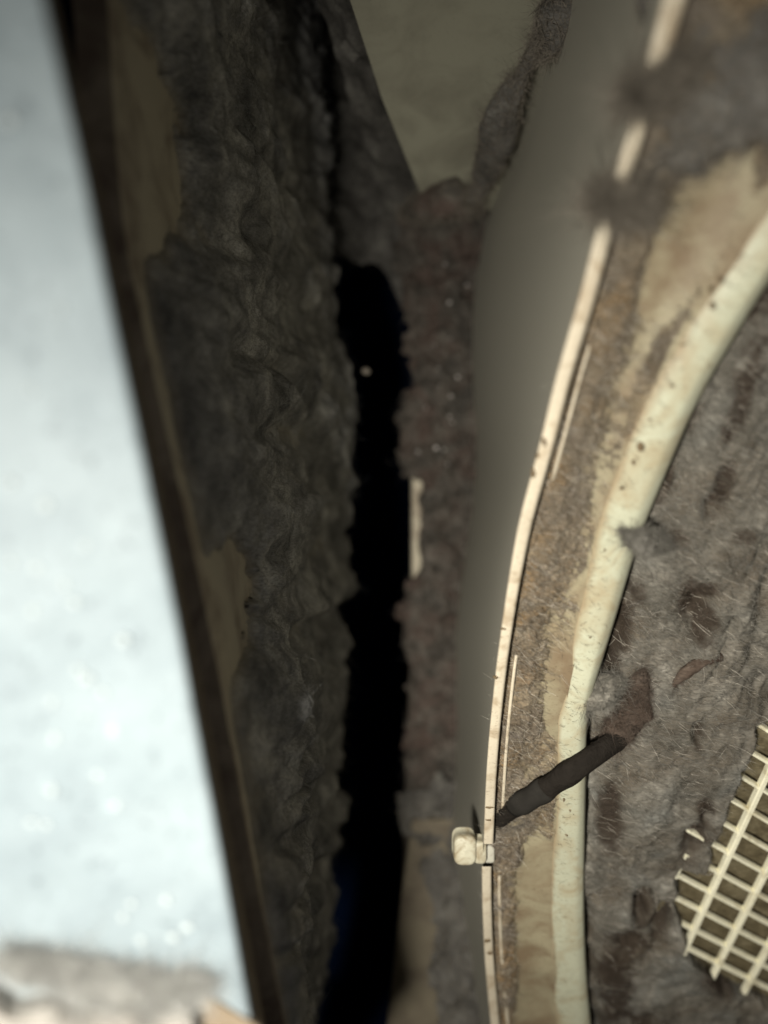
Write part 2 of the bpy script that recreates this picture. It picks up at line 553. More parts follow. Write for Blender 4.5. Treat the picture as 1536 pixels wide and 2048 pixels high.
def lump(name, spine, rad, mat, fib, label, cat, group=None, nfib=500, flen=(0.002, 0.006), seed=0, rough=0.45, squash=0.6, frad=0.00004, size=0.006, core=0.72):
    """an irregular roll of lint along a spine of world points"""
    sp = [Vector(p) for p in spine]
    n, seg = 40, 28
    t = np.linspace(0, 1, n) * (len(sp) - 1)
    C = np.array([sp[min(int(x), len(sp) - 2)].lerp(sp[min(int(x), len(sp) - 2) + 1], x - min(int(x), len(sp) - 2)) for x in t])
    R = core * np.interp(t, range(len(sp)), rad) * np.sqrt(np.clip(np.sin(np.linspace(0.0, math.pi, n)), 0, 1)) + 1e-6
    T = np.gradient(C, axis=0); T /= np.linalg.norm(T, axis=-1, keepdims=True) + 1e-9
    A = np.cross(T, np.array([0, -1.0, 0])); A /= np.linalg.norm(A, axis=-1, keepdims=True) + 1e-9
    B = np.cross(A, T)
    an = np.linspace(0, 2 * math.pi, seg + 1)[None, :, None]
    V = C[:, None] + (A[:, None] * np.cos(an) + B[:, None] * np.sin(an) * squash) * R[:, None, None]
    N = V - C[:, None]; L = np.linalg.norm(N, axis=-1, keepdims=True) + 1e-9; N = N / L
    V = V + N * (fbm(V, size, 5, seed, 0.6)[..., None] * rough * L + fbm(V, size * .3, 3, seed + 5)[..., None] * rough * 0.3 * L)
    V[:, -1] = V[:, 0]
    o = grid_mesh(name, V, mat)
    tag(o, label, cat, group)
    if nfib:
        fibres('fibre_fuzz', V[:, :-1], N[:, :-1], int(nfib * 5 * 0.72 / core), flen, frad, fib, o, 1.2, None, 0.9)
    return o


lump('lint_roll', [P(u, v, float(d_panel(u, v)) - 0.0035) for u, v in [(10, 1925), (90, 1945), (180, 1965), (270, 1985), (350, 1985), (400, 1980)]],
     [0.0022, 0.0032, 0.0042, 0.0042, 0.0034, 0.002], M['lint_pale'], M['fibre_g'], 'fuzzy grey lint roll lying along the bottom left corner of the pale panel', 'lint',
     None, 700, (0.003, 0.009), 31, .7, .3, .00005, .006, .55)

# ================================================================== left casing wall with its lint
wall_l = [(-200, 190), (0, 215), (300, 232), (500, 252), (800, 318), (1100, 385), (1350, 438), (1650, 490), (2048, 568), (2300, 620)]
wall_r = [(-200, 525), (0, 600), (300, 615), (500, 615), (700, 638), (830, 668), (1000, 650), (1150, 674), (1250, 642), (1650, 650), (1850, 622), (2048, 585), (2300, 560)]
cw = empty('casing_wall', pv(500, 1000, .25), 'ivory casing wall behind the pale panel, bare patches showing through lint', 'wall')
nv, nu = 700, 190
vv = np.linspace(-200, 2300, nv)[:, None]
s = np.linspace(0, 1, nu)[None]
L0 = sm(vv, wall_l); R0 = sm(vv, wall_r)
dn = 0.150 + 0.02 * (vv / 2048); dfar = 0.36 + 0 * vv
x0 = (L0 - 768) / 1536 * dn; x1 = (R0 - 768) / 1536 * dfar
dW = dn + (dfar - dn) * s
xW = x0 + (x1 - x0) * s
zW = (1024 - vv) / 1536 * dW
Wl = np.stack([xW, dW, zW], -1)
slab('wall_plate', Wl[::8, ::6], 0.002, M['tan'], cw)
# near flange that faces the lens
fl = []
for du, d_ in [(-70, 0.0), (-20, 0.0), (0, 0.001), (4, 0.003)]:
    fl.append(P(L0 + du, vv, dn + d_ - 0.001))
slab('near_flange', np.concatenate(fl, 1)[::8], 0.0015, M['tan_grime'], cw)

Nw = normals(Wl)
Uw = 768 + Wl[..., 0] / Wl[..., 1] * 1536
Vw = 1024 - Wl[..., 2] / Wl[..., 1] * 1536
Wn = Wl * np.array([1, 0.42, 1])                            # clumps drawn out along the air stream
h = 0.0045 + fbm(Wn, 0.034, 3, 40) * 0.0045 + np.abs(fbm(Wn, 0.018, 3, 41)) * 0.0055 + fbm(Wn, 0.0060, 4, 42, .55) * 0.0016
h += 0.0035 * np.clip((s - 0.72) / 0.28, 0, 1) ** 2 * (1 + fbm(Wl, 0.014, 3, 44))


def bump_at(Ux, Vx, u, v, ru, rv, a, ang=0.0):
    c, s_ = math.cos(ang), math.sin(ang)
    du, dv = Ux - u, Vx - v
    x = (du * c + dv * s_) / ru; y = (-du * s_ + dv * c) / rv
    return a * np.exp(-(x * x + y * y) ** 1.5)


for (u, v, ru, rv, a, an) in [(560, 870, 60, 40, -.003, .3), (600, 1000, 70, 26, .004, -.4), (640, 1180, 90, 20, .005, -.6), (580, 1260, 70, 25, -.003, -.6),
                              (545, 950, 60, 50, -.003, 0), (590, 1120, 40, 40, -.003, 0), (430, 560, 90, 70, .004, 0), (440, 700, 70, 60, -.002, 0)]:
    h += bump_at(Uw, Vw, u, v, ru, rv, a, an)
# elongated pits low down
for k in range(34):
    u = random.uniform(540, 670); v = random.uniform(1380, 1950)
    h += bump_at(Uw, Vw, u, v, random.uniform(7, 13), random.uniform(20, 42), -random.uniform(.002, .004), 0.35)
h = np.maximum(h, 0.0009 + 0.2 * h) * np.clip(s / 0.20, 0, 1) ** 0.7 + 0.0002
# bare patches: near the top and beside the lip
rg_ = 1 + 0.9 * fbm(Wl, 0.006, 4, 47, .65)
h -= rg_ * bump_at(Uw, Vw, 270, 260, 75, 190, 0.016, -0.1)
h -= bump_at(Uw, Vw, 290, 390, 45, 60, 0.012)
h -= rg_ * bump_at(Uw, Vw, 455, 1215, 44, 120, 0.014, 0.08)
h -= 0.008 * np.exp(-(s / 0.022) ** 2)
Ll = Wl + Nw * h[..., None]
keep = h > -0.0025
ol = grid_mesh('lint_mat', Ll, M['lint_left'], None, keep)
point_attr(ol, 'thick', np.clip((h + 0.001) / 0.003, 0, 1))
tag(ol, 'thick charcoal lint coating the casing wall left of the dark gap', 'lint', None, 'stuff')
kk = keep & (h > 0)
fibres('fibre_fuzz', Ll[kk], normals(Ll)[kk], 14000, (0.002, 0.008), 0.000045, M['fibre_g'], ol, 0.4, None, 0.8)

fz = kk & (s > 0.12)
fibres('short_nap', Ll[fz], normals(Ll)[fz], 26000, (0.0012, 0.0035), 0.000045, M['fibre_g'], ol, 2.2, None, 1.2, 2)
fz = kk & (s > 0.86)
fibres('edge_fringe', Ll[fz], normals(Ll)[fz], 3500, (0.003, 0.009), 0.00006, M['fibre_g'], ol, 1.6, None, 1.2)

# ================================================================== upper olive panel and dusty web behind it
up = []
vt = np.linspace(-200, 420, 50)[:, None]
ul = ip(vt, [(-200, 630), (0, 700), (200, 765), (380, 838), (420, 852)])
ur = ip(vt, [(-200, 1180), (420, 1090)])
s2 = np.linspace(0, 1, 30)[None]
UU = ul + (ur - ul) * s2
dU = 1.0 / (4.1 - 0.0028 * vt) + 0 * UU
tag(slab('upper_panel', P(UU, vt + 0 * UU, dU), 0.003, M['upper']), 'smooth olive plastic panel at the top, tapering down to a lint ledge', 'panel')

nv, nu = 170, 110
vt = np.linspace(-200, 640, nv)[:, None]; s2 = np.linspace(0, 1, nu)[None]
UU = 520 + (900 - 520) * s2 + 0 * vt
Bw = P(UU, vt + 0 * UU, 0.40 + 0 * UU)
tb = fbm(Bw, 0.03, 3, 60) * 0.006 + fbm(Bw, 0.010, 4, 61) * 0.004 + fbm(Bw, 0.003, 3, 62) * 0.0012
low = ip(UU, [(520, 620), (640, 540), (700, 530), (760, 560), (800, 640), (900, 700)]) + fbm(Bw, 0.02, 4, 64) * 60
Bl = Bw - np.array([0, 1, 0]) * tb[..., None]
ob = grid_mesh('lint_mat', Bl, M['lint_dark'], None, (vt + 0 * UU) < low)
tag(ob, 'dark lint hanging over the top of the black gap', 'lint', None, 'stuff')
fibres('fibre_fuzz', Bl[(vt + 0 * UU) < low], normals(Bl)[(vt + 0 * UU) < low], 900, (0.004, 0.012), 0.00007, M['fibre_m'], ob, 0.9)

# streaked sloping web between the wall and the olive panel
vt = np.linspace(-200, 430, 60)[:, None]
ul = ip(vt, [(-200, 560), (0, 640), (430, 770)]); ur = ip(vt, [(-200, 640), (0, 712), (200, 780), (380, 850), (430, 870)])
s2 = np.linspace(0, 1, 24)[None]
UU = ul + (ur - ul) * s2
web = P(UU, vt + 0 * UU, 1.0 / (4.1 - 0.0028 * vt) + 0.03 - 0.02 * s2 + 0 * UU)
web = web + normals(web) * (fbm(web, 0.012, 4, 66) * 0.002)[..., None]
tag(slab('sloping_web', web, 0.003, M['lint_dark']), 'dusty brown web sloping down along the left edge of the olive panel', 'web')

# ================================================================== inner flange right of the gap (lint crusted)
fe = [(330, 850), (420, 830), (500, 815), (600, 826), (950, 829), (1160, 826), (1300, 818), (1700, 806), (2300, 780)]
inf = empty('inner_flange', pv(860, 1000, .40), 'narrow ivory flange right of the black gap, mostly crusted with lint', 'flange')
vt = np.linspace(340, 2300, 120)[:, None]
ul = sm(vt, fe) + 4; s2 = np.linspace(0, 1, 12)[None]
UU = ul + (1000 - ul) * s2
slab('flange_plate', P(UU, vt + 0 * UU, 0.395 + 0.01 * s2 + 0 * UU), 0.003, M['brown'], inf)
vt = np.linspace(930, 1180, 30)[:, None]
s2 = np.linspace(0, 1, 5)[None]
UU = 826 + 18 * s2 + 0 * vt
slab('bare_edge', P(UU, vt + 0 * UU, 0.3925 + 0.001 * s2 + 0 * UU), 0.004, M['tan'], inf)

nv, nu = 520, 90
vt = np.linspace(350, 1760, nv)[:, None]; s2 = np.linspace(0, 1, nu)[None]
UU = 768 + (1010 - 768) * s2 + 0 * vt; VV = vt + 0 * UU
F0 = P(UU, VV, 0.395 + 0 * UU)
lf = ip(VV, [(350, 845), (420, 800), (500, 790), (560, 800), (640, 812), (700, 800), (760, 826), (800, 800), (930, 785), (955, 815), (965, 842), (985, 838), (1060, 836), (1100, 836), (1135, 838), (1160, 815),
             (1220, 800), (1300, 800), (1330, 815), (1410, 818), (1560, 800), (1620, 810), (1700, 815), (1760, 830)])
lf = lf + fbm(F0, 0.006, 5, 70, .65) * np.where((VV > 960) & (VV < 1145), 5, 17)
hf = 0.005 + fbm(F0, 0.02, 3, 71) * 0.004 + fbm(F0, 0.007, 4, 72, .6) * 0.0045 + fbm(F0, 0.0022, 3, 73) * 0.0009
hf = hf * np.clip((UU - lf) / 18, 0, 1) ** .5
Lf = F0 - np.array([0, 1, 0]) * hf[..., None]
km = UU > lf
of = grid_mesh('lint_mat', Lf, M['lint_mid'], None, km)
tag(of, 'lumpy reddish brown lint crust along the right side of the black gap', 'lint', None, 'stuff')
fibres('fibre_fuzz', Lf[km], normals(Lf)[km], 9000, (0.002, 0.007), 0.00007, M['fibre_m'], of, 1.4, None, 1.1)
for i, (u, v, r) in enumerate([(890, 528, 4), (934, 570, 3.5), (899, 605, 4), (902, 676, 3), (877, 736, 3), (915, 754, 6), (880, 772, 3), (902, 792, 4.5),
                               (852, 815, 3), (900, 833, 4), (836, 903, 5), (872, 896, 4), (888, 899, 4), (895, 928, 3), (868, 690, 2.5), (905, 845, 2.5)]):
    blob('grain', P(u, v, .385).tolist(), r * random.uniform(.45, .85) / 1536 * .385, M['grain'], of, None, 1.0, 8, (1.2, 1, 1), 0.3, i + 50)

# brown plate low in the gap and the dark lint curtain next to it
vt = np.linspace(1640, 2300, 30)[:, None]; s2 = np.linspace(0, 1, 10)[None]
ul = ip(vt, [(1640, 826), (1760, 808), (2048, 776), (2300, 750)])
UU = ul + (100 + 0 * vt) * s2
tag(slab('lower_web', P(UU, vt + 0 * UU, 0.376 + 0.004 * s2 + 0 * UU), 0.003, M['lower_brown']), 'plain brown plastic web at the foot of the black gap', 'web')
nv, nu = 260, 60
vt = np.linspace(1540, 2250, nv)[:, None]; s2 = np.linspace(0, 1, nu)[None]
UU = 780 + 190 * s2 + 0 * vt; VV = vt + 0 * UU
C0 = P(UU, VV, 0.384 - 0.02 * np.clip((VV - 1600) / 300, 0, 1))
lc = ip(VV, [(1540, 800), (1600, 790), (1640, 800), (1680, 830), (1750, 850), (1850, 870), (1950, 862), (2048, 880), (2250, 900)]) + fbm(C0, .012, 4, 80) * 22
hc = 0.003 + fbm(C0, 0.014, 4, 81) * 0.005 + fbm(C0, 0.004, 3, 82) * 0.0015
Lc = C0 - np.array([0, 1, 0]) * hc[..., None]
kc = (UU > lc) & (VV > 1600 - (UU - 800) * .55 + fbm(C0, .012, 4, 84) * 40)
oc = grid_mesh('lint_mat', Lc, M['lint_dark'], None, kc)
tag(oc, 'dark grey lint curtain below and behind the white clip', 'lint', None, 'stuff')
fibres('fibre_fuzz', Lc[kc], normals(Lc)[kc], 3000, (0.003, 0.009), 0.00006, M['fibre_m'], oc, 1.0)

# ================================================================== curved housing on the right
RL = [(-250, 1392), (0, 1325), (150, 1284), (300, 1245), (430, 1200), (580, 1162), (750, 1113), (900, 1075), (1050, 1036), (1200, 1010), (1350, 990), (1500, 975), (1650, 968), (1750, 965), (1900, 970), (2048, 984), (2300, 1010)]
RR = [(-250, 1450), (0, 1374), (150, 1325), (300, 1281), (430, 1234), (580, 1195), (750, 1144), (900, 1104), (1050, 1063), (1200, 1033), (1350, 1011), (1500, 996), (1650, 988), (1750, 984), (1900, 988), (2048, 1002), (2300, 1028)]
QL = [(-250, 1990), (0, 1800), (250, 1640), (420, 1536), (500, 1488), (600, 1420), (730, 1332), (830, 1280), (960, 1230), (1080, 1192), (1200, 1166), (1350, 1140), (1420, 1122), (1500, 1115), (1640, 1113), (1800, 1100), (2048, 1112), (2300, 1130)]
QR = [(-250, 2150), (0, 1960), (250, 1760), (560, 1536), (700, 1452), (800, 1392), (970, 1320), (1080, 1274), (1200, 1240), (1310, 1206), (1420, 1172), (1650, 1168), (1800, 1165), (1950, 1170), (2048, 1180), (2300, 1200)]
BK = [(-250, 1160), (0, 1100), (130, 1062), (300, 1028), (430, 975), (600, 945), (750, 945), (900, 955), (1000, 948), (1150, 925), (1250, 910), (1500, 915), (1650, 900), (1750, 908), (1900, 930), (2048, 945), (2300, 975)]
BD = [(-250, .23), (0, .25), (300, .31), (450, .35), (600, .375), (900, .39), (2300, .39)]

hs = empty('scroll_housing', pv(1100, 1200, .22), 'ivory curved housing with thin rim and broad pale ridge on the right', 'housing')
nv = 420
v1 = np.linspace(-250, 2300, nv)
vc = v1[:, None]
rl, rr, ql, qr, bk = (sm(v1, t)[:, None] for t in (RL, RR, QL, QR, BK))
dfl = df(v1)[:, None]
dr = dfl - 0.016

# side wall dropping from the rim into the gap
bd = sm(v1, BD)[:, None]
sw = []
xr = (rl - 768) / 1536 * (dr + .0006); xb = (bk - 768) / 1536 * bd
for t in np.linspace(0, 1, 22):
    d = (dr + .0006) + (bd - dr) * t
    bow = 0.0020 * math.sin(t * math.pi)
    x = xr + (xb - xr) * t + bow
    z = (1024 - vc) / 1536 * d
    sw.append(np.stack([x, d, z], -1))
sw = np.concatenate(sw, 1)
grid_mesh('side_wall', sw, M['wall_film'], hs)


def rim_piece(name, lo, hi, shift=0.0):
    sel = (v1 >= lo) & (v1 <= hi)
    v = np.linspace(lo, hi, max(8, int((hi - lo) / 6)))[:, None]
    a = sm(v[:, 0], RL)[:, None] + shift; b = sm(v[:, 0], RR)[:, None] + shift
    wob = fbm(np.stack([v[:, 0] / 300, v[:, 0] * 0, v[:, 0] * 0], -1), 0.6, 3, 9)[:, None] * 1.0
    d0 = df(v) - 0.016
    w_ = b - a
    prof = [(0.0, 0.006), (0.0, 0.0007), (0.10, 0.0001), (0.25, 0.0), (0.75, 0.0), (0.9, 0.0001), (1.0, 0.0007), (1.0, 0.007)]
    S = np.concatenate([P(a + w_ * t + wob, v, d0 + q) for t, q in prof], 1)
    o = grid_mesh(name, S, M['rim'], hs)
    return o


rim_piece('rim', -250, 1688)
rim_piece('rim', 1733, 2300, -3)

# thin second shell lip running beside the rim
for lo, hi, off in [(690, 960, 14), (1310, 1660, 12), (1740, 2300, 10)]:
    v = np.linspace(lo, hi, 60)[:, None]
    b = sm(v[:, 0], RR)[:, None] + off + (df(v) * 0)
    d0 = df(v) - 0.0115 + 0.002 * (np.abs((v - lo) / (hi - lo) - .5) * 2) ** 4
    S = np.concatenate([P(b + t, v, d0 + q) for t, q in [(0, 0.004), (0.5, 0.0003), (2, 0), (5.5, 0), (7, 0.0004), (7, 0.004)]], 1)
    grid_mesh('inner_lip', S, M['rim'], hs)

# channel between rim and ridge, then the rounded ridge
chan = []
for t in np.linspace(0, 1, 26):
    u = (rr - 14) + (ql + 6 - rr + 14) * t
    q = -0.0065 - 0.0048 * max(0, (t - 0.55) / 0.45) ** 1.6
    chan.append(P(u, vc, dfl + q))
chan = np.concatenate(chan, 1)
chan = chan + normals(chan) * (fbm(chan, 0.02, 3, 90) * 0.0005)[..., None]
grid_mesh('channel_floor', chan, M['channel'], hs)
rid = []
for t in np.linspace(0, 1, 20):
    u = ql + (qr - ql) * t
    q = -0.0112 - 0.0016 * math.sin(math.pi * min(1, t * 1.1) * 0.62) + 0.0022 * max(0, (t - .72) / .28) ** 2.2
    wv = fbm(np.stack([v1 / 260, 0 * v1, 0 * v1], -1), 0.35, 4, 91)[:, None] * 5 * (1 - t)
    rid.append(P(u + wv, vc, dfl + q))
for du, q in [(2, -0.0085), (3, -0.004), (2, 0.004), (-6, 0.010)]:
    rid.append(P(qr + du, vc, dfl + q))
rid = np.concatenate(rid, 1)
rdg = grid_mesh('ridge', rid, M['ridge'], hs)
tr_ = np.concatenate([np.linspace(0, 1, 20), [1, 1, 1, 1]])[None]
wr = np.clip(1.0 - tr_ / np.clip(0.16 + 0.22 * fbm(rid, 0.012, 4, 95, .65), 0.02, 1), 0, 1) * 0.9
wr = wr + 0.45 * np.clip(fbm(rid, 0.006, 4, 96, .7) - 0.35, 0, 1) * (1 - tr_)
point_attr(rdg, 'wear', np.clip(wr, 0, 1))

# flecks of debris stuck on the ridge and rim
flecks = [(1281, 893, 9, 15, 'r'), (1266, 925, 5, 6, 'r'), (1243, 977, 6, 5, 'r'), (1067, 944, 6, 13, 'm'), (1075, 912, 4, 6, 'm'), (1088, 880, 5, 12, 'm'),
          (1345, 772, 7, 3, 'r'), (1366, 690, 6, 3, 'r'), (1425, 612, 7, 9, 'r'), (1420, 580, 5, 6, 'r'), (1440, 560, 6, 5, 'r'), (1300, 840, 4, 3, 'r'), (1006, 1258, 8, 3, 'm'), (992, 1355, 7, 4, 'm'), (1210, 1100, 3, 2.5, 'r'), (1180, 1275, 3, 3, 'r'),
          (979, 1615, 8, 3, 'm'), (976, 1640, 7, 2.5, 'm'), (974, 1880, 8, 6, 'm'), (980, 1905, 7, 7, 'm'), (1140, 1620, 3, 5, 'r'), (1128, 1600, 3, 4, 'r'), (1133, 1670, 3, 4, 'r')]
for i, (u, v, ru, rv, k) in enumerate(flecks):
    d = float(df(v)) - (0.0125 if k == 'r' else 0.0161)
    blob('debris_fleck', P(u, v, d).tolist(), 1 / 1536 * d, M['debris'], hs, None, 0.9, 8, (ru * .85, 2.0, rv * .85), 0.6, i + 90)

# ---- lint in the channel
nv, nu = 900, 70
vt = np.linspace(-250, 2300, nv)[:, None]
s2 = np.linspace(0, 1, nu)[None]
a = sm(vt[:, 0], RR)[:, None] - 8; b = sm(vt[:, 0], QL)[:, None] + 22
UU = a + (b - a) * s2; VV = vt + 0 * UU
qf = np.where(s2 > 0.55, -0.0065 - 0.0048 * (np.clip(s2 - .55, 0, 1) / .45) ** 1.6, -0.0065)
K0 = P(UU, VV, df(VV) + qf)
hk = 0.0012 + fbm(K0, 0.022, 3, 100) * 0.0010 + fbm(K0, 0.006, 4, 101, .6) * 0.0008 + fbm(K0, 0.0016, 4, 102, .7) * 0.0010
hk -= 0.0048 * np.clip((s2 - 0.80) / 0.2, 0, 1) ** 1.2
hk += 0.0012 * np.exp(-((s2 - .2) / .2) ** 2)
hk += 0.004 * np.clip((420 - VV) / 260, 0, 1) * (s2 < 2)                                        # thick fuzz towards the top
for (u, v, ru, rv, q, an) in [(1400, 420, 60, 190, -.0075, .45), (1330, 560, 45, 80, -.003, .4), (1290, 660, 40, 100, -.0016, .4), (1235, 830, 30, 120, -.0014, .3), (1195, 1010, 22, 60, -.0008, .3),
                              (1115, 1250, 30, 60, -.001, 0), (1110, 1420, 24, 40, -.003, 0), (1080, 1720, 34, 80, -.003, 0), (1085, 1900, 60, 170, -.0055, 0), (1080, 2120, 60, 120, -.0055, 0),
                              (1020, 1900, 24, 120, .0015, 0), (1100, 1130, 40, 60, .001, 0), (1140, 880, 40, 90, .001, .3), (1060, 1400, 30, 90, .0012, 0)]:
    hk += bump_at(UU, VV, u, v, ru, rv, q, an)
Lk = K0 + normals(K0) * hk[..., None]
km = hk > -0.0012
ok = grid_mesh('lint_mat', Lk, M['lint_chan'], None, km)
point_attr(ok, 'thick', np.clip((hk + fbm(K0, 0.004, 3, 103) * 0.0004) / 0.0014, 0, 1))
tag(ok, 'brown felted lint lining the channel between the thin rim and the pale ridge', 'lint', None, 'stuff')
kk = (hk > 0.0001)
fibres('fibre_fuzz', Lk[kk], normals(Lk)[kk], 26000, (0.0015, 0.006), 0.000042, M['fibre_b'], ok, 0.55, (0.87, 0.1, -0.45), 0.35)
fibres('pale_strands', Lk[kk & (VV > 500)], normals(Lk)[kk & (VV > 500)], 1500, (0.003, 0.010), 0.000030, M['fibre_l'], ok, 0.5, (0.87, 0.1, -0.45), 0.3)
# stray dark hairs on the ridge face
vg = np.linspace(500, 2048, 500)[:, None]; tg = np.linspace(0.03, 0.85, 20)[None]
ug = sm(vg[:, 0], QL)[:, None] + (sm(vg[:, 0], QR) - sm(vg[:, 0], QL))[:, None] * tg
rg = P(ug, vg + 0 * ug, df(vg + 0 * ug) - 0.01285)
wt = (rng.random(rg.shape[:2]) < (1 - tg) ** 1.4)
fibres('stray_hairs', rg[wt], normals(rg)[wt], 420, (0.0006, 0.003), 0.000035, M['fibre_d'], hs, 0.5, (0.87, 0.1, -0.45), 0.4)

# ================================================================== grille, its bed and the lint blanket
gr = empty('plastic_grille', pv(1450, 1700, .26), 'cream square mesh grille, bare at the lower right and lint covered above', 'grille')


# plane axes from two pictured bars on the tilted plane
g0 = P(1372, 1898, df(1898)); g1 = P(1521, 1579, df(1579))
axb = (g1 - g0) / 8.0                                        # one cross-bar step along a long bar
h0 = P(1438, 1931, df(1931)); axa = (h0 - g0)                # one long-bar step
nrm_g = np.cross(axa, axb); nrm_g /= np.linalg.norm(nrm_g)
if nrm_g[1] > 0: nrm_g = -nrm_g


def G(a, b, lift=0.0):
    return g0 + axa * a + axb * b + nrm_g * lift


def bar(name, p, q, width, height, lift, mat, parent):
    p, q = Vector(p), Vector(q)
    t = (q - p).normalized(); nrm = Vector(nrm_g); sd = t.cross(nrm).normalized()
    V, F = [], []
    seg = 10
    for i in range(seg + 1):
        c = p.lerp(q, i / seg)
        j = random.uniform(-1, 1) * width * 0.04
        for x, y in [(-.5, -1), (-.5, -.15), (-.34, 0), (.34, 0), (.5, -.15), (.5, -1)]:
            V.append(c + sd * (x * width + j) + nrm * (y * height + lift))
    for i in range(seg):
        for k in range(6):
            F.append((i * 6 + k, i * 6 + (k + 1) % 6, i * 6 + 6 + (k + 1) % 6, i * 6 + 6 + k))
    F.append((5, 4, 3, 2, 1, 0)); F.append(tuple(seg * 6 + k for k in range(6)))
    me = bpy.data.meshes.new(name); me.from_pydata(V, [], F); me.update()
    o = link(name, me, mat, parent)
    m = o.modifiers.new('edges', 'EDGE_SPLIT'); m.split_angle = math.radians(35)
    return o


lb = {-2: (10.6, 26), -1: (2.9, 4.0), 0: (-0.3, 24), 1: (-0.8, 22), 2: (-1.0, 20), 3: (-1.0, 18), 4: (-1.0, 16)}
for a, (b0, b1) in lb.items():
    bar('long_bar', G(a, b0, -0.004 if a == -2 else 0), G(a, b1), 0.0019, 0.006 if a == -2 else 0.0022, 0.0036 if a == -2 else 0.0006, M['grille'], gr)
for b in range(0, 11):
    a0 = -1.0 if b < 4 else (-1.3 if b < 12 else -2.1)
    if b < 3: a0 = (-0.2, -0.55, -0.8)[b]
    bar('cross_bar', G(a0, b), G(5.4, b), 0.0012, 0.0020, 0.0, M['grille'], gr)
bar('cross_bar', G(2.0, -0.95), G(5.4, -0.95), 0.0013, 0.0028, 0.0, M['grille'], gr)
bar('cross_bar', G(1.3, -3.3), G(3.6, -4.6), 0.0011, 0.0028, 0.0012, M['grille'], gr)
bar('cross_bar', G(1.42, -3.15), G(2.2, -3.7), 0.0008, 0.0028, 0.0012, M['grille'], gr)

# floor of the housing below the grille
vt = np.linspace(-250, 2300, 160)[:, None]; s2 = np.linspace(0, 1, 60)[None]
a = sm(vt[:, 0], QR)[:, None] - 30
UU = a + (2100 - a) * s2; VV = vt + 0 * UU
bed = P(UU, VV, df(VV) + 0.0065)
ab_ = (bed - g0) @ np.linalg.pinv(np.stack([axa, axb], 1)).T
bed = P(UU, VV, df(VV) + 0.0065 + 0.026 * np.clip((-1.1 - ab_[..., 0]) / 0.4, 0, 1) + 0.010 * np.clip((-1.0 - ab_[..., 1]) / 0.5, 0, 1))
bed = bed + normals(bed) * (fbm(bed, 0.008, 4, 120) * 0.0016 + fbm(bed, 0.0025, 3, 121) * 0.0005)[..., None]
tag(grid_mesh('filter_bed', bed, M['bed']), 'dusty olive brown filter bed seen through the openings of the square grille', 'filter')

nv, nu = 900, 260
vt = np.linspace(-250, 2300, nv)[:, None]
s2 = np.linspace(0, 1, nu)[None]
a = sm(vt[:, 0], QR)[:, None] - 20
UU = a + (1950 - a) * s2 ** 1.25; VV = vt + 0 * UU
B0 = P(UU, VV, df(VV))
e = fbm(B0, 0.014, 5, 130, .6)
hb = 0.0024 + fbm(B0, 0.030, 3, 131) * 0.0014 + fbm(B0, 0.014, 4, 132, .5) * 0.0015 + fbm(B0, 0.0028, 3, 133, .5) * 0.0003
# soft parallel ribs where the lint sags between the covered bars
hb -= 0.0004 * (0.5 + 0.5 * np.sin(VV / 46 * 2 * math.pi + UU * .2 + 2.5 * e)) * np.clip((UU - 1380) / 120, 0, 1)
pits = [(1335, 890, 22, 75, -.007, .45), (1365, 940, 18, 30, -.004, .4), (1425, 1000, 14, 26, -.006, .4), (1440, 945, 10, 22, -.004, .4), (1385, 1180, 30, 66, -.005, .15), (1405, 1225, 20, 36, -.004, .1),
        (1255, 1180, 12, 26, -.006, .3), (1235, 1250, 12, 40, -.007, .25), (1210, 1330, 10, 26, -.006, .3), (1300, 1080, 40, 20, -.003, 0),
        (1283, 1790, 17, 18, -.010, 0), (1276, 1816, 10, 12, -.010, 0), (1325, 1838, 16, 32, -.010, .25), (1390, 1450, 10, 16, -.006, 0), (1385, 1680, 22, 28, -.006, .2), (1405, 1620, 9, 14, -.006, .2), (1400, 1565, 10, 9, -.004, 0),
        (1260, 1880, 22, 20, -.006, -.6), (1290, 1905, 14, 10, -.006, 0), (1245, 1525, 9, 6, -.003, 0), (1455, 1960, 12, 14, -.008, 0), (1430, 1105, 20, 14, .002, 0), (1420, 1310, 40, 30, .001, 0),
        (1290, 1600, 50, 60, .0015, 0), (1270, 1680, 34, 70, .0018, 0), (1300, 1400, 40, 40, .002, 0), (1480, 780, 40, 90, .001, .5), (1520, 770, 9, 9, -.004, 0), (1460, 850, 12, 30, -.004, .4)]
for (u, v, ru, rv, q, an) in pits:
    hb += bump_at(UU, VV, u + 6 * float(q < 0) * random.uniform(-1, 1), v, ru * 1.25, rv * 1.25, q * (0.7 if q < 0 else 1), an) * np.clip(.75 + e * .8, 0, 1.6)
# a trench beside the ridge, ragged
tr = (UU - sm(vt[:, 0], QR)[:, None])
hb -= 0.009 * np.exp(-(tr / 20) ** 2) * np.clip(0.6 + fbm(B0, 0.012, 3, 135), 0, 1.4)
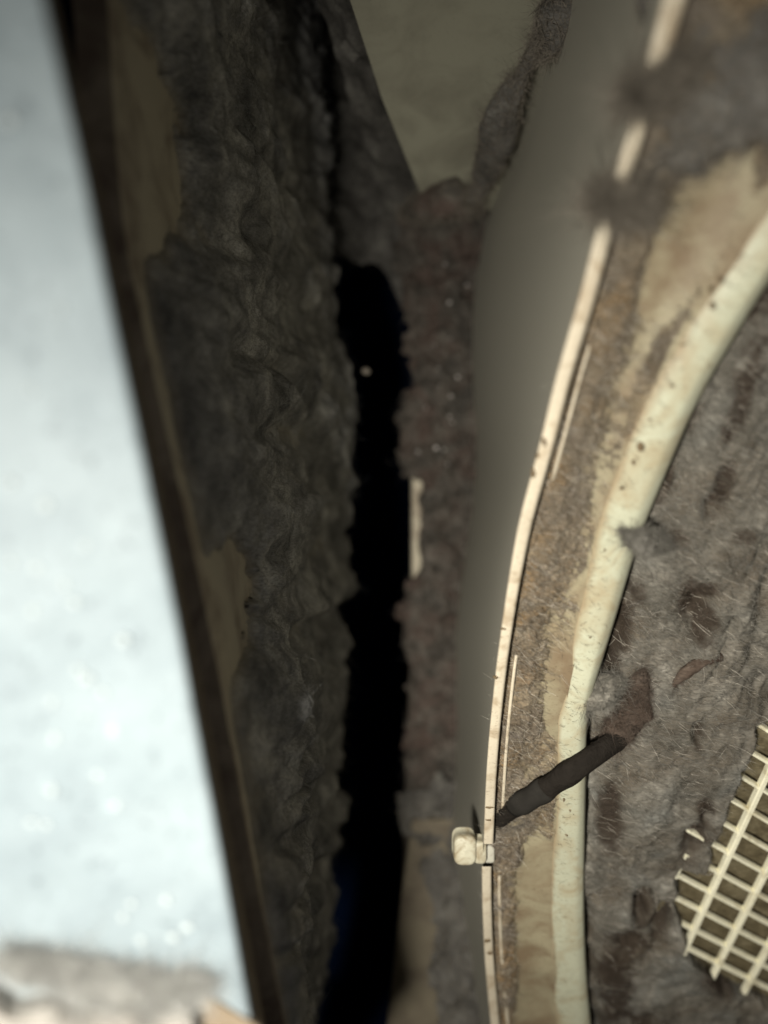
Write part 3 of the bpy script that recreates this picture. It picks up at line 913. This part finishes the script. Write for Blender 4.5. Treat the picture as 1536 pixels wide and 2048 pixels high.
# the bare opening of the grille: signed picture-plane lattice region
rel = B0 - g0
MA = np.stack([axa, axb], 1)
ab = rel @ np.linalg.pinv(MA).T
A_, B_ = ab[..., 0], ab[..., 1]
la = ip(B_, [(-1.2, 1.3), (-.6, 1.0), (-.35, -.1), (0, -.2), (1, -.5), (2, -.85), (3, -1.05), (3.5, -1.0), (3.8, -.4), (5, -.5), (6, -.55), (7, -.75), (8, -.55), (9, -.75), (10, -.85), (10.7, -.5), (11.3, .2), (12, .8), (13, 2), (14, 4), (18, 7)])
inside = (A_ - la) + e * 0.18
inside = np.where(B_ < -1.2, -2, inside)
inside = np.minimum(inside, (B_ + 0.75 - 0.45 * np.clip(1.5 - A_, -1, 1.2) * 0 ) * 2.2 + e * .4)
tin = np.clip(inside / 0.22, 0, 1)
hb = np.where(inside > 0, hb * (1 - tin) - tin * 0.0045 - np.clip(inside - .1, 0, 1) * 0.06, hb)
hb -= bump_at(UU, VV, 1540, 1180, 30, 90, .006, .4) + bump_at(UU, VV, 1545, 1380, 60, 40, .0045, .3) + bump_at(UU, VV, 1512, 1300, 26, 18, .004, .3)
# bar T-1 breaks the surface here
ridge_line = np.abs(A_ + 2.0)
hb -= 0.0022 * np.exp(-(ridge_line / .10) ** 2) * np.clip((B_ - 9.2) / 1.0, 0, 1) * np.clip(.65 + fbm(B0, 0.010, 3, 137) * 1.4, 0, 1.3)
Lb = B0 + normals(B0) * hb[..., None]
km = (hb > -0.016) & ((inside > -0.1) | (hb > -0.0115))
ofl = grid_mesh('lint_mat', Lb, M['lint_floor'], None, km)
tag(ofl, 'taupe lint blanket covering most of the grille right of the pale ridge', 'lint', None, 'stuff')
def nap_d(a_, b_): return a_ & (b_ > .4)


dirt_pit_shade = 0  # dark patches painted as shade over the pits and beside the ridge
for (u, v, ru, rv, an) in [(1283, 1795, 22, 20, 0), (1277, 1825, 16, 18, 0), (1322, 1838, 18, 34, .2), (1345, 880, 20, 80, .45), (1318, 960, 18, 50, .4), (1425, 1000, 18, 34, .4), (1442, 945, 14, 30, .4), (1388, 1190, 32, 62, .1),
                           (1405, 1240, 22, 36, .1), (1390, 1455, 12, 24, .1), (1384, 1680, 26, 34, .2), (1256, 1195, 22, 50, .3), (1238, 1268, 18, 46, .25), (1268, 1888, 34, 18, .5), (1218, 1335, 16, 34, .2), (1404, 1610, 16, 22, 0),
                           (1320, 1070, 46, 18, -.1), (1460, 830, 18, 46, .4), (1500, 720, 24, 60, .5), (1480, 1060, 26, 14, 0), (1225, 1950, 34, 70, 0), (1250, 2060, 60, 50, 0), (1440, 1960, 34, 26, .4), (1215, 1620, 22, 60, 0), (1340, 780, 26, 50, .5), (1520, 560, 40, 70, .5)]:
    dirt_pit_shade = dirt_pit_shade + bump_at(UU, VV, u, v, ru * 1.2, rv * 1.2, 1.0, an)
dirt_pit_shade = np.clip(dirt_pit_shade * (1.0 + 0.9 * fbm(B0, 0.006, 4, 139, .65)) + 0.35 * np.clip(fbm(B0, 0.012, 4, 140, .6) - .25, 0, 1), 0, 1) * .92
point_attr(ofl, 'dirt_pit_shade', dirt_pit_shade)
vis = (UU < 1620) & (hb > -0.002)
fibres('dark_nap', Lb[nap_d(vis, dirt_pit_shade)], normals(Lb)[nap_d(vis, dirt_pit_shade)], 7000, (0.001, 0.0035), 0.00004, M['fibre_r'], ofl, 1.6, None, 1.0, 2)  # dark fibres repeat the painted pit shade
cl_ = vis & (dirt_pit_shade < .45)
fibres('fibre_fuzz', Lb[cl_], normals(Lb)[cl_], 20000, (0.002, 0.008), 0.000040, M['fibre_t'], ofl, 0.7, (0.87, 0.1, -0.42), 0.4)
fibres('pale_strands', Lb[vis], normals(Lb)[vis], 1500, (0.003, 0.011), 0.000034, M['fibre_l'], ofl, 0.6, (0.87, 0.1, -0.42), 0.35)

nap = vis & (inside < 0.05)
fibres('short_nap', Lb[nap & (dirt_pit_shade < .4)], normals(Lb)[nap & (dirt_pit_shade < .4)], 24000, (0.0008, 0.0028), 0.000038, M['fibre_t'], ofl, 1.8, None, 1.1, 2)

# ================================================================== black cable over the ridge
cab = empty('black_cable', pv(1110, 1560, .23), 'black rubber cable crossing the pale ridge from the thin rim', 'cable')
cpts = [(992, 1650, -.0085), (1015, 1625, -.0105), (1040, 1608, -.0130), (1085, 1582, -.0158), (1135, 1548, -.0168), (1180, 1517, -.0160), (1215, 1492, -.0120), (1250, 1466, -.0065), (1275, 1440, -.001)]
pp = [P(u, v, float(df(v)) + q) for u, v, q in cpts]
pp = np.array(pp)
tt = np.linspace(0, len(pp) - 1, 44)
fine = np.stack([np.interp(tt, range(len(pp)), pp[:, k]) for k in range(3)], 1)
for _ in range(2):
    fine[1:-1] = (fine[:-2] + 2 * fine[1:-1] + fine[2:]) / 4
rr_ = np.interp(tt, [0, 1, 2, 3, 6, 8], [.0022, .0031, .0036, .0036, .0034, .0028]) * (1 + 0.10 * fbm(fine, 0.004, 3, 150))
tube('cable_sheath', fine[:], rr_, M['black'], cab, 14, 0.75)
tube('heat_sleeve', fine[8:18], [r * 1.03 for r in rr_[8:18]], plain('worn_grey_rubber', (0.021, 0.019, 0.016), 0.85, 0.05), cab, 14, 0.75)
fb = fine[6:30]; 
fibres('clinging_fibres', np.repeat(fb, 4, 0), np.tile(np.array([[0, -1., 0]]), (len(fb) * 4, 1)) , 900, (0.0008, 0.004), 0.00003, M['fibre_r'], cab, 1.2, (0.87, 0, -.45), .4)

st = [(1328, 1392, -.0015), (1345, 1372, -.0048), (1366, 1350, -.0058), (1392, 1330, -.0058), (1420, 1318, -.0050), (1448, 1312, -.0010)]
sp_ = np.array([P(u, v, float(df(v)) + q) for u, v, q in st])
ts = np.linspace(0, len(st) - 1, 26)
sf = np.stack([np.interp(ts, range(len(st)), sp_[:, k]) for k in range(3)], 1)
for _ in range(2):
    sf[1:-1] = (sf[:-2] + 2 * sf[1:-1] + sf[2:]) / 4
so = tube('dark_strand', sf, 0.0015 * (1 + 0.45 * fbm(sf, 0.004, 3, 151)), M['lint_rust'], None, 10, 0.7)
tag(so, 'dark twisted strand lying in the taupe lint beyond the cable end', 'strand')
fibres('fibre_fuzz', np.repeat(sf, 6, 0), np.tile(np.array([[0, -1., 0]]), (len(sf) * 6, 1)), 500, (0.001, 0.005), 0.00004, M['fibre_r'], so, 1.0, None, .9)

# ================================================================== white clip through the notch in the rim
def rbox(name, c, size, r, mat, parent, seg=4):
    V, F = [], []
    hx, hy, hz = (x / 2 for x in size)
    n = seg * 4
    rings = [(0, r * 0.9), (r * 0.25, r * 0.3), (r * .7, 0.0)]
    prof = []
    out = []
    for k in range(4):
        sx = 1 if k in (0, 3) else -1; sz = 1 if k in (0, 1) else -1
        for i in range(seg):
            an = math.pi / 2 * (k + i / (seg - 1))
            out.append((sx * (hx - r) + math.cos(an) * r, sz * (hz - r) + math.sin(an) * r))
    lv = [(-hy - r * .10, 0.02), (-hy - r * .07, .4), (-hy, .78), (-hy + r * .12, .90), (-hy + r * .4, .98), (-hy + r, 1.0), (hy, 1.0)]
    for y, sc in lv:
        for x, z in out:
            V.append((c[0] + x * sc, c[1] + y, c[2] + z * sc))
    m = len(out)
    for i in range(len(lv) - 1):
        for k in range(m):
            F.append((i * m + k, i * m + (k + 1) % m, (i + 1) * m + (k + 1) % m, (i + 1) * m + k))
    F.append(tuple(range(m))); F.append(tuple((len(lv) - 1) * m + k for k in range(m))[::-1])
    me = bpy.data.meshes.new(name); me.from_pydata(V, [], F); me.update()
    return link(name, me, mat, parent)


dc = float(df(1700)) - 0.014
k = dc / 1536
cl = empty('plastic_clip', pv(938, 1700, dc), 'small white plastic clip stuck through the notch in the thin rim', 'clip')
c = P(930, 1699, dc).tolist()
rbox('clip_head', (c[0], c[1] + .002, c[2]), (46 * k, 0.007, 61 * k), 15 * k, M['clip'], cl)
c = P(960, 1704, dc + .0006).tolist()
rbox('clip_neck', (c[0], c[1] + .002, c[2]), (26 * k, 0.006, 46 * k), 9 * k, M['clip'], cl)
c = P(979, 1708, dc + .0028).tolist()
rbox('clip_tongue', (c[0], c[1] + .002, c[2]), (20 * k, 0.005, 36 * k), 5 * k, M['wall_film'], cl)

# ================================================================== tufts
def rim_d(v, q=0.0): return float(df(v)) - 0.016 + q


lump('lint_tuft', [P(u, v, d) for u, v, d in [(1090, 20, .235), (1055, 130, .25), (1010, 210, .265), (990, 290, .285), (965, 370, .31), (930, 410, .32)]],
     [.002, .003, .007, .009, .008, .006], M['lint_dark'], M['fibre_m'], 'grey lint tuft in the corner between the olive panel and the curved side wall', 'lint tuft', 'lint tufts', 700, (.003, .009), 201, .4, .5, .00006, .01)
lump('lint_tuft', [P(u, v, d) for u, v, d in [(1125, -40, .222), (1118, 30, .222), (1105, 80, .226), (1080, 120, .235)]],
     [.007, .008, .006, .003], M['lint_dark'], M['fibre_m'], 'dark smudge of lint at the top edge between olive panel and side wall', 'lint tuft', 'lint tufts', 400, (.003, .008), 209, .4, .4, .00006, .01)
lump('lint_tuft', [P(u, v, d) for u, v, d in [(800, 430, .35), (850, 405, .335), (905, 395, .325), (965, 425, .33)]],
     [.008, .012, .013, .010], M['lint_mid'], M['fibre_m'], 'brown lint ledge heaped under the tip of the olive panel', 'lint tuft', 'lint tufts', 400, (.003, .009), 202, .4, .6, .00006, .012)
lump('lint_tuft', [P(u, v, rim_d(v, q)) for u, v, q in [(1395, 120, .004), (1330, 165, .0), (1285, 190, -.0012), (1262, 195, -.0006)]],
     [.004, .0030, .0026, .0018], M['lint_dark'], M['fibre_m'], 'blurred dark lint wisp lying across the thin rim near its top', 'lint tuft', 'lint tufts', 500, (.004, .012), 203, .7, .4, .00004, .006, .42)
lump('lint_tuft', [P(u, v, rim_d(v, q)) for u, v, q in [(1290, 425, .003), (1250, 405, .001), (1215, 400, -.0012), (1190, 405, .001)]],
     [.004, .0045, .0036, .002], M['lint_dark'], M['fibre_m'], 'blurred dark lint knot draped over the thin rim beside the olive wall', 'lint tuft', 'lint tufts', 500, (.004, .012), 204, .7, .4, .00004, .006, .45)
lump('lint_tuft', [P(u, v, float(df(v)) + q) for u, v, q in [(1245, 1062, -.0134), (1275, 1080, -.0125), (1305, 1085, -.0085), (1340, 1095, -.0045)]],
     [.0018, .0036, .0042, .004], M['lint_pale'], M['fibre_t'], 'pale grey lint tuft clinging to the right edge of the pale ridge', 'lint tuft', 'lint tufts', 500, (.002, .006), 205, .8, .5, .000035, .006, .6)
lump('lint_tuft', [P(u, v, float(df(v)) + q) for u, v, q in [(1210, 1502, -.0100), (1238, 1476, -.0090), (1262, 1436, -.0060), (1276, 1385, -.0045), (1285, 1335, -.003)]],
     [.0050, .0062, .0062, .0056, .005], M['lint_rust'], M['fibre_r'], 'dark rusty lint clump swallowing the cable beyond the ridge', 'lint tuft', 'lint tufts', 700, (.002, .007), 206, .8, .55, .00004, .008)
lump('lint_tuft', [P(u, v, float(df(v)) + q) for u, v, q in [(1165, 1425, -.0100), (1185, 1395, -.0100), (1215, 1372, -.0080), (1250, 1365, -.004)]],
     [.0030, .0050, .0060, .005], M['lint_floor'], M['fibre_t'], 'taupe lint flap curling over the ridge edge just above the cable', 'lint tuft', 'lint tufts', 500, (.002, .007), 210, .8, .5, .00004, .008)
lump('lint_tuft', [P(u, v, float(df(v)) + q) for u, v, q in [(1005, 1655, -.0095), (1030, 1640, -.0085), (1060, 1640, -.0075)]],
     [.002, .003, .003], M['lint_chan'], M['fibre_m'], 'small brown lint wad where the cable meets the thin rim', 'lint tuft', 'lint tufts', 260, (.002, .006), 207, .5, .6, .00003)

lump('lint_tuft', [P(u, v, float(df(v)) + q) for u, v, q in [(1640, -60, -.006), (1500, 60, -.008), (1420, 150, -.009), (1360, 240, -.009), (1300, 330, -.008), (1275, 420, -.009)]],
     [.026, .026, .022, .016, .010, .005], M['lint_dark'], M['fibre_m'], 'large blurred dark grey lint drift in the top right corner', 'lint tuft', 'lint tufts', 900, (.003, .009), 208, .5, .35, .00005, .014)

# a mote on a thread in front of the black gap
mo = blob('dust_mote', P(732, 742, .335).tolist(), 10 / 1536 * .335, M['fibre_m'], None, None, 1.0, 10, (1, 1, 1), 0.3, 300)
tag(mo, 'single pale dust mote hanging in the black gap', 'dust mote')
thr = tube('thread', [P(732, 742, .335), P(712, 735, .34), P(690, 715, .345), P(670, 690, .347)], [.00003] * 4, M['fibre_d'], mo, 3)
